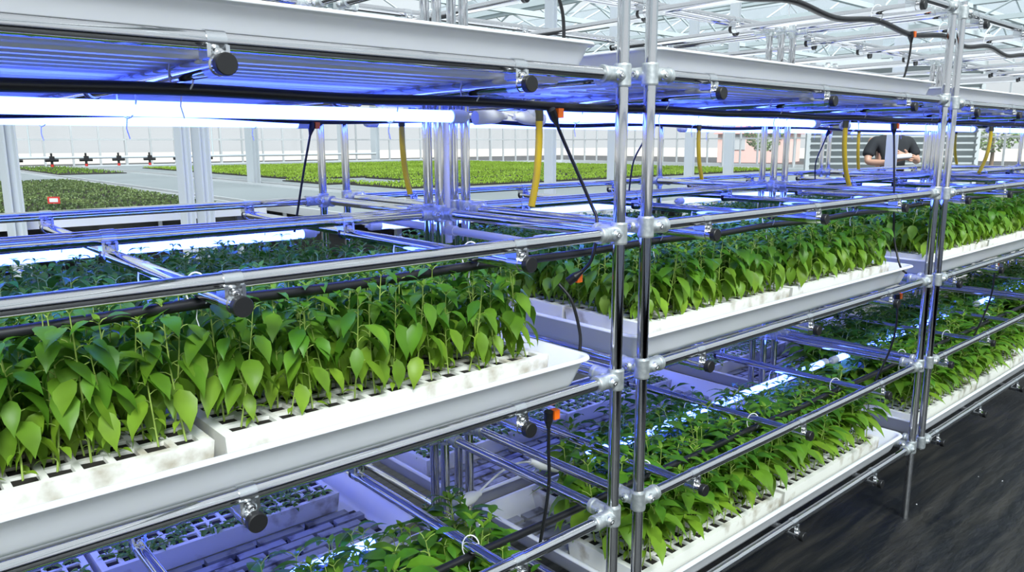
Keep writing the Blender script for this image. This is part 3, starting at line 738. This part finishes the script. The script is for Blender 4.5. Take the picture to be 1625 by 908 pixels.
# skeleton, facing -Y; x to the person's left is +x
V = [(0, 0, .98), (0, .01, 1.18), (0, .015, 1.36), (0, .01, 1.47), (0, -.005, 1.55), (0, -.01, 1.63), (0, -.008, 1.71), (0, .0, 1.765)]
Rr = [(.15, .10), (.14, .095), (.155, .10), (.075, .06), (.052, .052), (.072, .085), (.078, .095), (.05, .06)]
E = [(i, i+1) for i in range(7)]
def addc(parent, pts, rads):
    q = parent
    for a, b in zip(pts, rads): V.append(a); Rr.append(b); E.append((q, len(V)-1)); q = len(V)-1
    return q
for sx in (1, -1):
    addc(0, [(sx*.10, 0, .90), (sx*.105, -.01, .50), (sx*.11, .02, .10), (sx*.115, -.09, .035), (sx*.12, -.16, .03)], [(.085, .09), .055, .038, (.035, .03), (.03, .02)])
for sx in (1, -1):
    fore = .02 if sx > 0 else -.03
    w = addc(2, [(sx*.175, .015, 1.40), (sx*.235, .01, 1.27), (sx*.265, -.03, 1.165), (sx*.15, -.17, 1.19+fore), (sx*.03, -.235, 1.225+fore), (sx*-.035, -.24, 1.24+fore)], [.055, .045, .038, .034, (.026, .022), (.034, .016)])
    for k, (dz, ln) in enumerate(((.030, .060), (.010, .068), (-.010, .062), (-.028, .050))):
        b = V[w]; addc(w, [(b[0]-sx*.035, b[1]-.004, b[2]+dz), (b[0]-sx*(.035+ln*.5), b[1]+.006, b[2]+dz), (b[0]-sx*(.035+ln*.8), b[1]+.026, b[2]+dz-.002)], [.0095, .0088, .0075])
    b = V[w-1]; addc(w-1, [(b[0]-sx*.01, b[1]-.02, b[2]+.035), (b[0]-sx*.04, b[1]-.03, b[2]+.05)], [.011, .009])
hd = 5
addc(hd, [(0, -.105, 1.64), (0, -.122, 1.635)], [.016, .011])
for sx in (1, -1): addc(hd, [(sx*.088, .008, 1.645)], [(.014, .022)])
skin('body', V, E, Rr, skinm, p)
# clothes: same bones, a little thicker
Vs = [(0, 0, .93), (0, .01, 1.14), (0, .015, 1.34), (0, .012, 1.455)]; Rs = [(.172, .12), (.160, .115), (.175, .12), (.09, .075)]; Es = [(0, 1), (1, 2), (2, 3)]
for sx in (1, -1):
    q = len(Vs); Vs += [(sx*.18, .015, 1.395), (sx*.238, .01, 1.27), (sx*.255, -.015, 1.215)]; Rs += [.072, .066, .066]; Es += [(2, q), (q, q+1), (q+1, q+2)]
skin('shirt', Vs, Es, Rs, shirt, p)
Vt = [(0, 0, 1.0)]; Rt = [(.158, .11)]; Et = []
for sx in (1, -1):
    q = len(Vt); Vt += [(sx*.10, 0, .90), (sx*.106, -.01, .50), (sx*.112, .02, .08)]; Rt += [(.10, .105), .075, .062]; Et += [(0, q), (q, q+1), (q+1, q+2)]
skin('trousers', Vt, Et, Rt, trou, p)
skin('hair', [(0, .03, 1.70), (0, .012, 1.775), (0, -.05, 1.775)], [(0, 1), (1, 2)], [(.085, .085), (.07, .075), (.05, .035)], hairm, p)
for sx in (1, -1): skin('shoe', [(sx*.112, .03, .045), (sx*.115, -.08, .045), (sx*.12, -.19, .035)], [(0, 1), (1, 2)], [(.048, .045), (.05, .042), (.042, .032)], M['rubber'], p)
for sx in (1, -1):
    m = MB(); m.prof((sx*.031, -.082, 1.668), (0, -1, 0), [(0, .013), (.008, .011), (.012, .005), (.013, 0)], 10); obj('eye', m.mesh('eye', pmat('eye', (.03, .02, .015), .2)), p)
m = MB(); m.tube([(-.026, -.092, 1.592), (0, -.099, 1.589), (.026, -.092, 1.592)], .006, 6); obj('mouth', m.mesh('mouth', pmat('lip', (.36, .14, .11), .5)), p)
m = MB(); m.rod((-.19, -.268, 1.215), (.06, -.272, 1.235), .024, 14)
tag(obj('paper_roll', m.mesh('paper_roll', M['tie']), None, (PX, PY, PZ), (0, 0, -.70)), 'white paper roll held against the chest of the standing person', 'paper')
D.objects['paper_roll'].scale = (sc_, sc_, sc_)

# ------------------------------------------------------------------ light
w = D.worlds.new('world'); S.world = w; w.use_nodes = True
bg = w.node_tree.nodes['Background']; bg.inputs[0].default_value = (.93, .97, 1.0, 1); bg.inputs[1].default_value = .50
sun = D.lights.new('sun', 'SUN'); sun.energy = 4.7; sun.angle = math.radians(24); sun.color = (1, .98, .95)
so = obj('sun', sun); so.rotation_euler = (math.radians(45), 0, math.radians(-24))
vs = S.view_settings; vs.view_transform = 'Standard'; vs.look = 'None'; vs.exposure = .84; vs.gamma = 1; vs.use_curve_mapping = False
S.cycles.max_bounces = 10; S.cycles.transparent_max_bounces = 16; S.cycles.use_denoising = True
S.cycles.sample_clamp_indirect = 6
